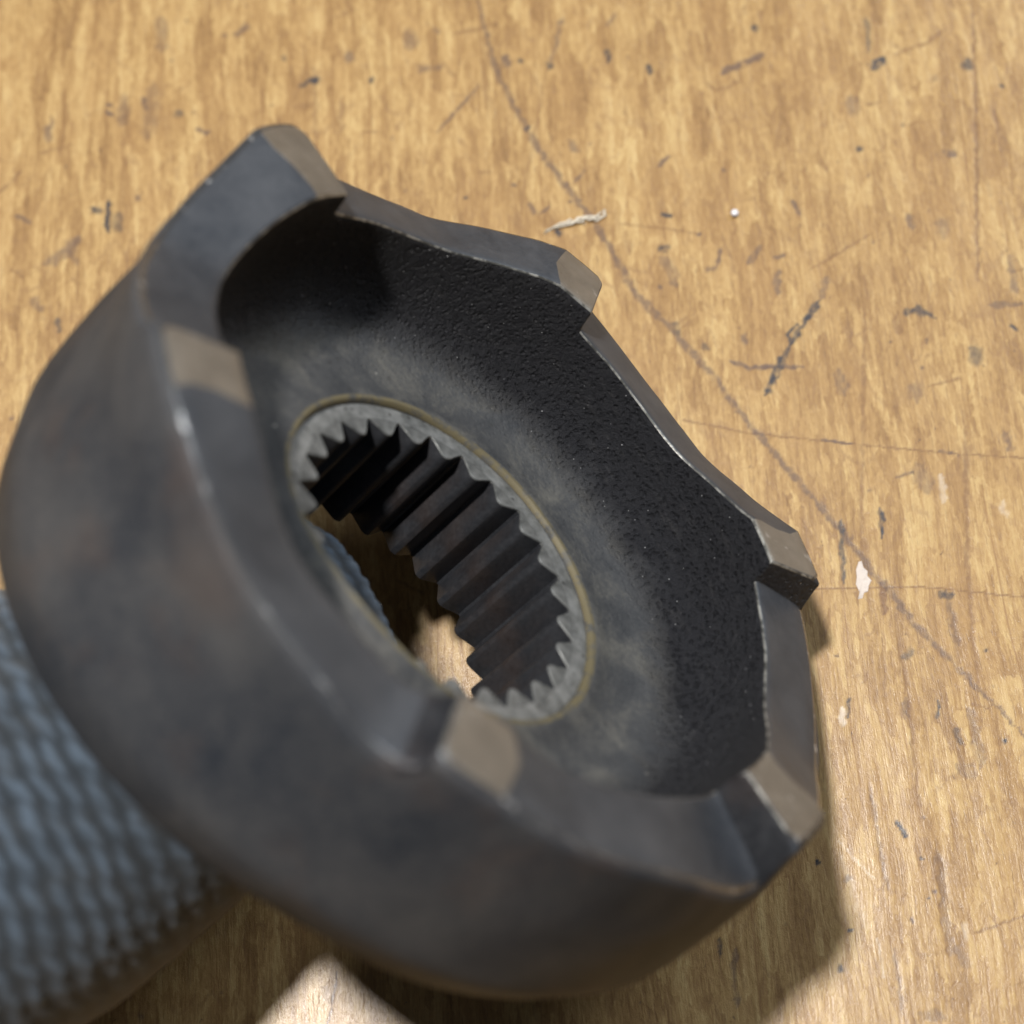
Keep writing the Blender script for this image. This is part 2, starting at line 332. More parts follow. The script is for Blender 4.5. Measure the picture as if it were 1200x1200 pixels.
# ------------------------------------------------------------------ the bench top
# (polyline in mm on the bench, width mm, strength, colour kind, depth mm)
MARKS = [
(((-3.05, 49.05), (-1.88, 43.56), (-0.75, 39.96), (1.84, 34.21), (4.36, 29.87), (6.49, 26.88), (8.57, 22.72), (10.25, 19.06), (13.3, 15.42), (16.27, 11.48), (19.14, 6.87), (22.89, 1.63), (25.65, -2.02), (27.12, -4.53), (28.9, -7.0), (30.91, -10.12), (32.95, -12.52), (35.24, -15.22), (38.04, -18.67)), 0.571, 0.56, 'p', 0.06),
(((13.72, 7.61), (19.11, 6.28), (27.14, 5.18), (35.07, 4.09), (40.33, 3.59)), 0.137, 0.7, 't', 0.05),
(((24.67, 5.54), (27.0, 5.18)), 0.204, 0.8, 'p', 0.05),
(((33.76, 4.42), (34.94, 4.17)), 0.202, 0.7, 'p', 0.05),
(((23.38, -6.89), (31.5, -6.91), (39.15, -7.89)), 0.131, 0.7, 't', 0.05),
(((25.93, 20.14), (25.39, 18.18)), 0.633, 0.5, 'p', 0.05),
(((25.24, 18.03), (24.1, 16.26), (22.58, 13.98)), 0.49, 0.75, 'b', 0.1),
(((23.38, 15.89), (22.43, 14.99), (22.8, 14.2), (23.71, 15.49)), 0.279, 0.8, 'b', 0.08),
(((22.58, 13.98), (21.27, 11.33), (20.36, 9.61)), 0.624, 0.75, 'b', 0.12),
(((17.7, 12.81), (19.38, 12.0), (20.76, 12.11), (23.64, 12.1)), 0.416, 0.7, 'p', 0.08),
(((-6.51, 35.39), (-4.83, 37.5), (-2.84, 40.04)), 0.295, 0.6, 'p', 0.08),
(((-6.75, 45.93), (-6.75, 45.84)), 0.681, 0.5, 'p', 0.04),
(((-8.27, 41.87), (-6.31, 42.05)), 0.75, 0.45, 'p', 0.05),
(((-0.45, 42.96), (-0.6, 42.16)), 0.675, 0.65, 'p', 0.08),
(((0.68, 42.46), (0.75, 42.37)), 0.524, 0.8, 'b', 0.08),
(((3.14, 41.92), (3.22, 41.82)), 0.523, 0.85, 'b', 0.08),
(((4.39, 46.89), (3.91, 44.2), (3.37, 41.99)), 0.453, 0.5, 'p', 0.06),
(((2.99, 41.57), (2.22, 36.34), (1.46, 32.09), (0.58, 26.27)), 0.299, 0.35, 't', 0.05),
(((8.4, 43.29), (8.45, 42.04)), 0.673, 0.75, 'b', 0.05),
(((12.0, 41.36), (12.06, 40.83)), 0.595, 0.8, 'b', 0.08),
(((-5.15, 45.5), (-3.03, 45.95), (-1.14, 46.68)), 0.453, 0.4, 't', 0.06),
(((1.4, 35.51), (1.48, 35.51)), 0.368, 0.9, 'b', 0.1),
(((4.99, 34.08), (5.56, 32.78)), 0.66, 0.5, 'p', 0.06),
(((0.07, 29.86), (0.22, 29.78)), 0.364, 0.8, 'p', 0.06),
(((-4.0, 28.76), (-3.93, 28.75)), 0.291, 0.9, 'b', 0.08),
(((12.51, 31.25), (13.49, 32.31)), 0.436, 0.65, 'p', 0.08),
(((8.44, 45.8), (9.15, 47.04)), 0.452, 0.5, 'p', 0.06),
(((4.85, 28.1), (5.0, 28.1)), 0.289, 0.8, 'p', 0.06),
(((1.45, 27.89), (1.88, 27.05)), 0.506, 0.5, 'p', 0.06),
(((2.31, 26.87), (3.26, 27.83)), 0.361, 0.5, 'p', 0.06),
(((3.96, 25.24), (4.03, 25.16)), 0.646, 0.8, 'b', 0.08),
(((6.27, 31.23), (5.24, 29.84)), 0.364, 0.5, 'p', 0.06),
(((18.18, 40.4), (19.91, 41.29), (22.03, 42.26)), 0.667, 0.65, 'p', 0.12),
(((21.43, 45.05), (21.5, 44.95)), 0.598, 0.75, 'b', 0.08),
(((17.98, 30.71), (18.05, 30.62)), 0.434, 0.7, 'p', 0.08),
(((23.63, 27.51), (24.25, 26.09)), 0.502, 0.65, 'p', 0.08),
(((16.67, 39.58), (17.74, 38.67), (19.75, 39.45)), 0.444, 0.4, 't', 0.05),
(((30.94, 40.3), (32.26, 41.38)), 0.737, 0.85, 'b', 0.1),
(((31.1, 45.69), (31.06, 41.96)), 0.522, 0.45, 'b', 0.05),
(((39.32, 40.47), (39.39, 40.38)), 1.029, 0.6, 'b', 0.06),
(((33.32, 41.86), (36.1, 42.8), (37.91, 44.32)), 0.37, 0.55, 't', 0.08),
(((29.19, 37.16), (29.2, 36.3)), 1.244, 0.4, 'p', 0.05),
(((29.43, 32.37), (29.5, 32.29)), 0.651, 0.7, 'b', 0.06),
(((36.8, 31.59), (37.43, 31.48)), 0.648, 0.6, 'p', 0.06),
(((40.93, 36.08), (41.44, 33.93), (41.9, 32.14)), 0.436, 0.5, 't', 0.07),
(((40.37, 47.07), (39.91, 39.74), (39.13, 29.83), (38.22, 19.34)), 0.373, 0.6, 't', 0.1),
(((42.0, 38.18), (42.13, 38.09)), 0.365, 0.7, 'b', 0.05),
(((30.4, 36.85), (31.7, 36.88)), 0.292, 0.5, 't', 0.05),
(((32.05, 16.56), (33.13, 17.07), (34.49, 16.09)), 0.556, 0.65, 'b', 0.1),
(((32.77, 16.85), (33.43, 16.52)), 0.626, 0.5, 'b', 0.06),
(((31.35, 16.42), (31.37, 14.87)), 0.696, 0.5, 't', 0.06),
(((38.97, 17.12), (41.73, 17.27)), 0.625, 0.5, 'p', 0.08),
(((40.5, 15.29), (40.8, 14.89)), 0.415, 0.95, 'b', 0.1),
(((26.35, 11.57), (26.76, 9.66)), 0.964, 0.45, 'p', 0.08),
(((32.37, 10.26), (32.38, 8.75)), 1.369, 0.35, 'p', 0.06),
(((37.42, 12.92), (37.47, 12.01)), 1.032, 0.45, 'b', 0.05),
(((33.18, 25.52), (33.39, 24.62)), 0.64, 0.55, 'p', 0.06),
(((35.81, 25.02), (35.88, 24.21)), 1.206, 0.35, 'p', 0.04),
(((24.73, 20.98), (27.64, 22.72), (30.06, 24.17)), 0.282, 0.5, 't', 0.05),
(((33.44, 10.08), (35.99, 10.61)), 0.274, 0.5, 't', 0.05),
(((29.16, 20.43), (28.65, 14.18), (27.87, 5.16), (27.15, -4.17)), 0.352, 0.45, 't', 0.08),
(((27.5, 16.54), (27.5, 13.45)), 0.418, 0.5, 't', 0.05),
(((41.07, 21.63), (41.26, 18.06)), 0.702, 0.45, 'p', 0.06),
(((12.14, 23.33), (13.34, 23.29)), 0.57, 0.65, 'b', 0.06),
(((12.47, 22.59), (13.15, 21.76), (13.58, 19.75)), 0.925, 0.4, 'p', 0.05),
(((12.74, 26.66), (13.44, 26.31)), 0.431, 0.85, 'b', 0.08),
(((8.99, 25.81), (12.9, 25.18), (15.66, 24.59)), 0.179, 0.6, 't', 0.05),
(((15.66, 24.59), (15.73, 24.59)), 0.357, 0.8, 'p', 0.06),
(((17.46, 23.31), (17.1, 21.63)), 0.427, 0.6, 'p', 0.06),
(((16.31, 21.26), (17.02, 21.39)), 0.425, 0.5, 'p', 0.05),
(((20.63, 23.2), (19.71, 21.7)), 0.568, 0.6, 'p', 0.08),
(((21.99, 22.19), (22.55, 22.25)), 0.425, 0.7, 'p', 0.06),
(((22.06, 20.83), (22.01, 18.68)), 0.635, 0.55, 'p', 0.06),
(((18.98, 15.02), (19.08, 14.32)), 0.418, 0.55, 'p', 0.06),
(((12.24, 19.71), (12.31, 19.63)), 0.353, 0.85, 'p', 0.06),
(((13.32, 16.05), (13.58, 15.41)), 0.63, 0.6, 'b', 0.05),
(((32.2, 3.22), (32.55, 1.04)), 1.345, 0.35, 'p', 0.06),
(((30.12, 2.18), (31.75, 2.65)), 0.268, 0.55, 'p', 0.05),
(((39.1, 5.97), (39.45, 4.13)), 0.608, 0.5, 'p', 0.06),
(((28.81, -0.31), (28.76, -2.8)), 0.267, 0.8, 'b', 0.06),
(((28.72, -0.67), (29.06, -1.39)), 0.4, 0.7, 'b', 0.05),
(((25.77, -1.31), (25.69, -3.44), (25.62, -6.38)), 0.4, 0.65, 'b', 0.08),
(((32.6, -7.63), (33.9, -7.58)), 0.523, 0.65, 'b', 0.06),
(((33.3, -7.78), (33.5, -9.15), (33.77, -11.87)), 0.588, 0.4, 'p', 0.08),
(((36.01, 6.42), (35.16, -4.35), (35.05, -11.22), (35.05, -14.56)), 0.406, 0.5, 't', 0.12),
(((28.49, -6.44), (28.55, -9.06)), 0.591, 0.75, 't', 0.05),
(((29.46, -9.76), (29.73, -14.47), (29.87, -22.91), (30.03, -24.8)), 0.325, 0.5, 't', 0.08),
(((33.79, 2.45), (33.78, -0.07)), 0.537, 0.33, 'w', 0.03),
(((38.32, 0.04), (38.33, -1.25)), 0.599, 0.28, 'w', 0.03),
(((25.33, -15.59), (25.23, -17.04)), 0.385, 0.7, 'b', 0.05),
(((24.77, -16.37), (24.81, -17.68)), 0.512, 0.6, 'w', 0.05),
(((29.75, -12.6), (30.18, -12.07)), 0.517, 0.5, 'b', 0.05),
(((29.49, -15.92), (29.59, -17.1)), 0.512, 0.5, 'p', 0.06),
(((31.9, -15.83), (32.04, -16.49), (31.84, -17.27)), 0.256, 0.75, 'b', 0.06),
(((32.98, -17.94), (33.43, -19.24)), 0.508, 0.45, 'b', 0.06),
(((32.83, -21.04), (34.35, -21.38)), 1.008, 0.35, 'p', 0.05),
(((34.3, -16.52), (34.56, -19.13), (34.71, -20.93)), 0.638, 0.4, 'p', 0.1),
(((28.39, -25.16), (28.82, -26.04)), 0.437, 0.85, 'b', 0.1),
(((36.51, -19.03), (36.5, -19.1)), 0.316, 1, 'b', 0.05),
(((34.52, -16.26), (35.62, -16.54)), 0.191, 0.6, 't', 0.05),
(((26.45, -22.04), (26.69, -24.76), (26.88, -27.26), (27.16, -29.97)), 0.315, 0.45, 'p', 0.1),
(((27.34, -34.08), (27.48, -36.92), (27.58, -38.67)), 0.244, 0.5, 'p', 0.06),
(((31.07, -27.06), (31.09, -30.37), (31.28, -34.4)), 0.682, 0.35, 'p', 0.15),
(((31.83, -34.29), (32.3, -35.06)), 0.851, 0.4, 'p', 0.1),
(((32.41, -32.5), (32.51, -33.4)), 0.366, 0.35, 'w', 0.1),  # pale colour paints the glint on this dent's slope
(((29.18, -38.68), (30.19, -38.68)), 0.721, 0.45, 'p', 0.06),
(((33.09, -33.05), (36.7, -31.82)), 0.183, 0.6, 't', 0.06),
(((23.92, -26.3), (24.89, -27.55), (26.19, -29.11)), 0.125, 0.4, 'w', 0.06),
(((26.18, -33.35), (26.47, -36.03)), 0.122, 0.4, 'w', 0.06),
(((23.98, -27.23), (24.96, -30.93), (25.44, -32.74)), 0.56, 0.15, 'w', 0.05),
(((-40.83, 37.01), (-40.76, 36.3)), 0.826, 0.55, 'p', 0.06),
(((-40.64, 38.23), (-40.54, 37.17)), 0.301, 0.5, 'p', 0.04),
(((-35.78, 39.45), (-35.38, 39.26)), 0.377, 0.7, 'p', 0.06),
(((-35.7, 38.48), (-35.22, 38.28)), 0.451, 0.75, 'p', 0.06),
(((-34.24, 40.28), (-34.27, 38.68), (-34.37, 37.19)), 1.056, 0.4, 'p', 0.05),
(((-32.46, 39.94), (-32.29, 38.78)), 0.527, 0.55, 'p', 0.06),
(((-29.52, 38.31), (-29.14, 38.3)), 0.675, 0.55, 'b', 0.06),
(((-27.51, 36.48), (-26.66, 36.19)), 0.448, 0.75, 'p', 0.08),
(((-44.53, 30.83), (-42.86, 32.91)), 0.37, 0.6, 't', 0.06),
(((-34.81, 29.62), (-34.71, 26.59)), 0.515, 0.8, 'b', 0.1),
(((-34.07, 27.91), (-33.93, 27.07)), 1.026, 0.45, 'b', 0.05),
(((-36.09, 28.82), (-35.63, 28.72)), 0.588, 0.85, 'b', 0.1),
(((-39.91, 23.54), (-37.94, 24.63), (-37.2, 26.26)), 1.163, 0.5, 'p', 0.08),
(((-37.94, 24.63), (-37.27, 23.69)), 0.583, 0.4, 'p', 0.05),
(((-42.93, 28.39), (-41.35, 27.58)), 0.515, 0.6, 'p', 0.06),
(((-38.41, 18.6), (-37.97, 16.99)), 0.503, 0.5, 'b', 0.05),
(((-40.77, 20.29), (-39.62, 19.04)), 0.794, 0.4, 'p', 0.05),
(((-18.66, 40.61), (-17.02, 41.34)), 0.601, 0.75, 'b', 0.06),
(((-14.46, 43.92), (-14.43, 43.2)), 0.755, 0.5, 'p', 0.06),
(((-12.4, 41.06), (-12.32, 40.97)), 0.45, 0.85, 'b', 0.08),
(((-19.08, 38.33), (-17.22, 38.79)), 0.672, 0.35, 't', 0.05),
(((-9.11, 46.13), (-8.92, 44.04)), 1.364, 0.4, 'p', 0.04),
(((-24.44, 46.35), (-23.72, 47.23)), 0.61, 0.5, 'p', 0.05),
(((-25.74, 46.22), (-25.67, 46.22)), 0.457, 0.6, 'p', 0.05),
(((-15.66, 47.79), (-13.77, 48.62)), 0.381, 0.4, 't', 0.05),
(((-38.54, 35.34), (-41.51, 34.59)), 0.374, 0.4, 't', 0.05),
(((-31.28, 44.83), (-31.7, 48.51)), 1.066, 0.35, 'p', 0.04),
(((-31.79, 41.25), (-31.85, 35.95)), 1.511, 0.28, 'p', 0.05),
(((22.29, -27.77), (22.34, -27.83)), 0.373, 0.9, 'b', 0.05),
(((29.79, -27.66), (29.85, -27.67)), 0.31, 0.8, 'b', 0.05),
(((28.71, -31.99), (28.7, -32.17)), 0.306, 0.8, 'p', 0.05),
(((30.45, -30.06), (30.56, -30.13)), 0.308, 0.7, 'p', 0.05),
(((30.1, -30.55), (30.16, -30.55)), 0.246, 0.9, 'b', 0.05),
(((24.29, -32.73), (24.35, -32.73)), 0.306, 0.9, 'b', 0.05),
(((23.33, -35.35), (23.38, -35.47)), 0.365, 0.9, 'b', 0.05),
(((24.16, -29.21), (24.54, -28.97)), 0.433, 0.6, 'p', 0.05),
(((16.08, -33.87), (15.87, -35.66), (16.01, -38.02)), 0.49, 0.5, 'p', 0.1),
(((14.94, -33.26), (15.01, -34.46)), 0.307, 0.7, 'b', 0.06),
(((-12.68, -35.46), (-12.93, -37.25), (-13.23, -39.03)), 0.185, 0.8, 'p', 0.12),
(((-13.69, -36.65), (-13.29, -37.37)), 0.554, 0.3, 'p', 0.05),
(((21.83, -16.65), (21.38, -18.94)), 0.32, 0.3, 't', 0.05),
(((17.01, -30.85), (18.95, -29.03)), 0.247, 0.5, 'p', 0.05),
]

def fbm2(X, Y, fx, fy, seed, octv=3):
    """cheap value noise on arrays"""
    out = np.zeros_like(X); amp = 1.0; tot = 0
    for o in range(octv):
        r = np.random.default_rng(seed + o); T = r.random((256, 256))
        x = X * fx * 2 ** o + 91.7; y = Y * fy * 2 ** o + 47.3
        xi = np.floor(x).astype(int); yi = np.floor(y).astype(int)
        u = x - xi; v = y - yi; u = u * u * (3 - 2 * u); v = v * v * (3 - 2 * v)
        a = T[xi % 256, yi % 256]; b = T[(xi + 1) % 256, yi % 256]
        c = T[xi % 256, (yi + 1) % 256]; d = T[(xi + 1) % 256, (yi + 1) % 256]
        out += amp * ((a * (1 - u) + b * u) * (1 - v) + (c * (1 - u) + d * u) * v); tot += amp; amp *= 0.5
    return out / tot

def build_bench():
    N = 760
    xs = np.linspace(-50, 50, N); ys = np.linspace(-46, 56, N)
    X, Y = np.meshgrid(xs, ys, indexing='xy')
    H = (fbm2(X, Y, 0.06, 0.03, 3) - 0.5) * 0.10 + (fbm2(X, Y, 0.9, 0.14, 21) - 0.5) * 0.035
    W = np.zeros((N, N, 4), np.float32)
    wobx = (fbm2(X, Y, 2.0, 2.0, 55) - 0.5); woby = (fbm2(X, Y, 2.0, 2.0, 66) - 0.5)
    edge = fbm2(X, Y, 3.0, 2.0, 77)
    step = xs[1] - xs[0]
    marks = list(MARKS)
    # the many small nicks and scratches that any old bench has
    for i in range(560):
        x, y = RNG.uniform(-49, 49), RNG.uniform(-45, 55)
        dens = 0.5 + 0.5 * math.sin(x * .17 + 1.3) * math.cos(y * .13 + x * .05)
        if RNG.random() > 0.12 + 0.75 * dens ** 2: continue
        t = RNG.random()
        if t < 0.50:
            marks.append((((x, y), (x + RNG.normal(0, .06), y + RNG.normal(0, .12))), 0.15 + RNG.exponential(.10), RNG.uniform(.25, .8), 'b' if RNG.random() < .3 else 'p', .05))
        elif t < 0.80:
            a = RNG.uniform(0, 6.28); l = RNG.uniform(.6, 2.6)
            marks.append((((x, y), (x + l * math.cos(a), y + l * math.sin(a))), RNG.uniform(.15, .35), RNG.uniform(.25, .5), 't', .05))
        else:
            l = RNG.uniform(2, 9)
            marks.append((((x, y), (x + RNG.normal(0, .25) + .06 * l, y - l)), RNG.uniform(.2, .7), RNG.uniform(.2, .45), 't', .06))
    for pl, wd, st, kind, dep in marks:
        p = np.array(pl, float)
        m = wd * 1.6 + 0.5
        i0, i1 = np.searchsorted(xs, [p[:, 0].min() - m, p[:, 0].max() + m])
        j0, j1 = np.searchsorted(ys, [p[:, 1].min() - m, p[:, 1].max() + m])
        if i1 - i0 < 1 or j1 - j0 < 1: continue
        amp = min(1.1 * wd, 0.75)
        x = X[j0:j1, i0:i1] + wobx[j0:j1, i0:i1] * amp; y = Y[j0:j1, i0:i1] + woby[j0:j1, i0:i1] * amp
        D = np.full(x.shape, 1e9); S = np.zeros(x.shape)
        L = 0.0
        seg = np.hypot(*np.diff(p, axis=0).T); tot = max(seg.sum(), 1e-6)
        for a, b, sl in zip(p[:-1], p[1:], seg):
            ab = b - a; q = np.clip(((x - a[0]) * ab[0] + (y - a[1]) * ab[1]) / max(ab @ ab, 1e-9), 0, 1)
            d = np.hypot(x - a[0] - q * ab[0], y - a[1] - q * ab[1])
            n = d < D; D[n] = d[n]; S[n] = (L + q * sl)[n] / tot; L += sl
        taper = 1.0 if tot < 1.2 else np.clip(np.minimum(S, 1 - S) * 6 + 0.35, 0, 1)
        r = np.maximum(wd * 0.5 * taper, step * 0.6)
        f = np.clip(1.25 - D / r, 0, 1); f = np.clip(f * 1.6, 0, 1)
        f = f * np.clip(0.15 + 1.5 * edge[j0:j1, i0:i1], 0, 1)
        c = 'pbtw'.index(kind)
        sub = W[j0:j1, i0:i1, c]; np.maximum(sub, np.minimum(f * st * 1.35, 1).astype(np.float32), out=sub)
        g = np.clip(1 - (D / (r * 1.3)) ** 2, 0, 1)
        dep = dep * 0.13
        H[j0:j1, i0:i1] -= dep * g
        if dep > 1:                                            # raised lips of the deeper gouges
            H[j0:j1, i0:i1] += dep * 0.35 * np.exp(-((D - r * 1.5) / (r * 0.4)) ** 2)
    # far rows carry the board on to its real size; the last row drops down its sides
    fx = np.r_[-420, -420, -250, -120, -70, xs, 70, 120, 250, 420, 420]
    fy = np.r_[-300, -300, -180, -90, -60, ys, 75, 130, 240, 420, 420]
    n = len(fx)
    Z = np.zeros((n, n)); Z[5:-5, 5:-5] = H
    Z[0, :] = Z[-1, :] = -40; Z[:, 0] = Z[:, -1] = -40
    A = np.zeros((n, n, 4), np.float32); A[5:-5, 5:-5] = W
    FX, FY = np.meshgrid(fx, fy, indexing='xy')
    co = np.stack([FX, FY, Z], -1).reshape(-1, 3) * MM
    idx = np.arange(n * n).reshape(n, n)
    q = np.stack([idx[:-1, :-1], idx[:-1, 1:], idx[1:, 1:], idx[1:, :-1]], -1).reshape(-1, 4)
    me = bpy.data.meshes.new("workbench_top")
    me.vertices.add(n * n); me.vertices.foreach_set("co", co.ravel())
    me.loops.add(q.size); me.loops.foreach_set("vertex_index", q.ravel().astype(np.int32))
    me.polygons.add(len(q)); me.polygons.foreach_set("loop_start", np.arange(0, q.size, 4, dtype=np.int32))
    me.polygons.foreach_set("loop_total", np.full(len(q), 4, np.int32))
    me.polygons.foreach_set("use_smooth", np.ones(len(q), bool))
    me.update(calc_edges=True)
    at = me.attributes.new("wear", 'FLOAT_COLOR', 'POINT')
    at.data.foreach_set("color", A.reshape(-1))
    me.materials.append(M_WOOD)
    o = bpy.data.objects.new("workbench_top", me); COL.objects.link(o)
    tag(o, kind="structure", label="scratched varnished wooden bench top with dents and dark specks")
build_bench()

# ------------------------------------------------------------------ the clutch coupling
U = 25.0                                                          # mm: mean radius of the tooth circle
ZB = 0.66                                                         # depth of the underside below the tooth lands
root = bpy.data.objects.new("clutch_coupling", None); COL.objects.link(root)
root.empty_display_size = 0.02
root.matrix_world = Matrix((
    (-0.57956885, -0.45061027, 0.67900688, -0.007676101),
    (0.79368796, -0.50109186, 0.34491502, -0.014798836),
    (0.18482257, 0.73882158, 0.64806117, 0.019845640),
    (0, 0, 0, 1)))
tag(root, "dark steel clutch coupling with six cam teeth and splined bore, propped on gloved finger", "machine part")

def P(theta_deg, r, z, rough=0.05):
    """part coordinates (angle, radius, depth below the lands) -> local metres, with a little casting unevenness"""
    a = math.radians(theta_deg)
    w = min(max((r - .92) / .12, 0), 1)
    near = math.exp(-(((theta_deg - 264 + 180) % 360 - 180) / 50) ** 2)
    if .494 < r < .60 and z < .385:                                # burr raised along one side of the lip
        z -= .062 * near * max(0, 1 - abs(r - .504) / .07)
        r -= .016 * near * max(0, 1 - abs(r - .504) / .05)
    if w:
        d0 = (theta_deg + 180) % 360 - 180
        r += .030 * w * math.exp(-(d0 / 9) ** 2) * max(0, 1 - z / .2)
        dd = (theta_deg - 333 + 180) % 360 - 180
        r -= .022 * w * math.exp(-(dd / 17) ** 2) * max(0, 1 - z / .35)
    x, y = r * math.cos(a), r * math.sin(a)
    if w and z < .64:                                              # the outside is turned a little off centre
        s = min(max((z - .01) / .26, 0), 1); s = s * s * (3 - 2 * s)
        x += -.0443 * s * w; y += .0078 * s * w
        ca = math.cos(a + .47)
        z += (.20 if ca > 0 else .01) * w * min(z / .6, 1) ** 2 * ca
    v = Vector((x * U, -y * U, (ZB - z) * U))
    if rough:
        d = noise.noise_vector(v * 0.22) * rough + noise.noise_vector(v * 0.9) * rough * 0.35
        v = v + d
    return v * MM

def revolve(profile, mats, N, name, material_list, parent, rough=0.05, sharp=32):
    """profile: closed list of (r, z); mats: material index of the strip that starts at each point"""
    n = len(profile); verts = []; faces = []; fm = []
    for i in range(N):
        t = 360.0 * i / N
        for r, z in profile: verts.append(P(t, r, z, rough))
    for i in range(N):
        j = (i + 1) % N
        for k in range(n):
            l = (k + 1) % n
            faces.append((i * n + k, i * n + l, j * n + l, j * n + k)); fm.append(mats[k])
    return mesh_obj(name, verts, faces, material_list, parent, fm, True, sharp)

prof = [(.492, .75), (.70, .75), (.93, .75), (.962, .745), (.976, .730), (.976, .642), (1.0, .636), (1.046, .630), (1.062, .614),
        (1.100, .520), (1.108, .495), (1.108, .46), (1.105, .36), (1.10, .26), (1.098, .20), (1.098, .152),
        (.869, .152), (.866, .17), (.862, .20), (.855, .235), (.844, .27), (.826, .304), (.800, .334),
        (.766, .357), (.72, .371), (.67, .379), (.62, .382), (.575, .380), (.548, .376), (.532, .371),
        (.512, .3690), (.501, .3695), (.495, .375), (.492, .385), (.492, .45)]
mt = [0] * 16 + [1] * 7 + [2] * 7 + [4] * 3 + [0] * 2
body = revolve(prof, mt, 420, "body", [M_OUT, M_CAST, M_CAST, M_EDGE, M_GREASE], root)

# depth of the crown between one land and the next: (degrees past the land centre, depth), inner edge then outer edge
FAR = ([(5.3, .070), (7.6, .078), (15, .086), (29, .103), (36, .095), (48, .040), (54, .006), (55.4, 0)],
       [(5.3, .095), (7.6, .105), (20, .138), (31, .147), (36, .140), (48, .065), (54, .012), (55.4, 0)])
WORN_A = ([(5.3, .085), (8, .090), (14, .060), (25, .038), (45, .038), (53, .012), (55.4, 0)],
          [(5.3, .125), (8, .142), (14, .110), (24, .040), (32, .012), (48, .006), (55.4, 0)])
WORN_B = ([(5.3, .030), (7.6, .076), (12, .082), (20, .072), (31, .078), (37, .063), (43, .036), (50, .006), (55.4, 0)],
          [(5.3, .034), (8.0, .086), (12, .084), (19, .060), (30, .050), (38, .032), (46, .008), (55.4, 0)])
WORN_C = ([(5.3, .028), (8, .048), (17, .085), (30, .115), (36, .100), (48, .040), (54, .006), (55.4, 0)],
          [(5.3, .026), (8, .044), (20, .100), (31, .147), (36, .140), (48, .065), (54, .012), (55.4, 0)])
SECT = [FAR, FAR, FAR, WORN_A, WORN_B, WORN_C]
def ztop(t, k, side):
    """t: degrees from the centre of tooth k; side 0 inner edge, 1 outer edge"""
    if t < 0: kk, u = (k - 1) % 6, t + 60
    else: kk, u = k, t
    tab = SECT[kk][side]
    xs_, zs_ = [p[0] for p in tab], [p[1] for p in tab]
    if u >= 55.4 or u <= 4.2: return 0.0
    if u < 4.55: return 0.006 * ((u - 4.2) / .35) ** 2
    if u < 5.3: return 0.006 + (zs_[0] - .006) * (u - 4.55) / .75
    wd = min(2.5, max(0, u - 5.4), max(0, 55.4 - u))
    return sum(float(np.interp(u + wd * o, xs_, zs_)) for o in (-1, -.5, 0, .5, 1)) / 5

def build_tooth(k):
    ts = list(np.linspace(-29, -24, 7)) + list(np.linspace(-23, -6.5, 14)) + [-5.8, -5.2, -4.9, -4.6, -4.3] + \
         list(np.linspace(-3.4, 3.2, 7)) + [3.8, 4.2, 4.3, 4.42, 4.55, 4.7, 4.9, 5.1, 5.3, 5.5, 5.8, 6.2, 6.7, 7.3, 8, 9, 11] + \
         list(np.linspace(13, 31, 10))
    d1, d2 = random.uniform(-.5, .5), random.uniform(-.3, .3)
    verts, faces, fm = [], [], []
    cs = [(1.098, None), (1.098, .030), (1.0955, .014), (1.088, .0045), (1.075, .0008), (1.03, 0), (.97, 0), (.91, 0),
          (.887, .0004), (.8800, .0028), (.8758, .008), (.874, .022), (.869, None)]
    n = len(cs)
    for t in ts:
        zi, zo = ztop(t, k, 0), ztop(t, k, 1)
        tt = 60 * k + t + (d1 * max(0, 1 - abs(t + 4.6) / 4) + d2 * max(0, 1 - abs(t - 4.7) / 4))
        for r, dz in cs:
            q = (r - .869) / .229
            tq = tt + 0.9 * math.sin(q * 6.0 + 2.1 * k) * max(0, 1 - abs(t + 4.6) / 3.5)
            zt = zi + (zo - zi) * min(max(q, 0), 1)
            if dz is None: z = 0.152
            else: z = min(zt + dz, 0.1515)
            rr = r
            if r > 1.05 and dz is not None and dz < .012:                                           # the outer corner of each land is knocked off
                rr -= 0.028 * max(0, 1 - abs(t - 4.6) / 1.3) * (1 if abs(t) < 8 else 0)
            verts.append(P(tq, rr, z))
    for i in range(len(ts) - 1):
        tm = 0.5 * (ts[i] + ts[i + 1])
        for c in range(n - 1):
            faces.append((i * n + c, i * n + c + 1, (i + 1) * n + c + 1, (i + 1) * n + c))
            m = 0
            if 3 <= c <= 8:
                m = 1 if not (-4.6 < tm < 4.25) else 2
            if c == 9: m = 3
            if c in (10, 11): m = 4
            if 4.25 < tm < 4.6 and 3 <= c <= 9: m = 3
            if 4.6 < tm < (7.6 if k == 4 else 5.6) and 1 <= c <= 10: m = 6 if k in (3, 4) else (4 if k < 3 else 1)  # drop faces: black casting and oily steel stand in for their shade
            if c == 3 and m not in (4, 6): m = 5
            fm.append(m)
    o = mesh_obj("cam_tooth", verts, faces, [M_OUT, M_TOP, M_LAND, M_EDGE, M_CAST, M_NICK, M_SPL], root, fm, True, 38)
    return o
for k in range(6): build_tooth(k)

sp = [(.4915, .386), (.4915, .66), (.4915, .752), (.53, .7525), (.535, .757), (.53, .760), (.46, .760), (.4435, .754),
      (.4425, .72), (.4425, .50), (.4425, .40), (.4425, .392), (.4427, .3845), (.455, .3845), (.472, .3845), (.486, .3845)]
sm = [1] * 7 + [1] * 4 + [0] * 5
sleeve = revolve(sp, sm, 250, "spline_sleeve", [M_FACE, M_SPL], root, rough=0.0)

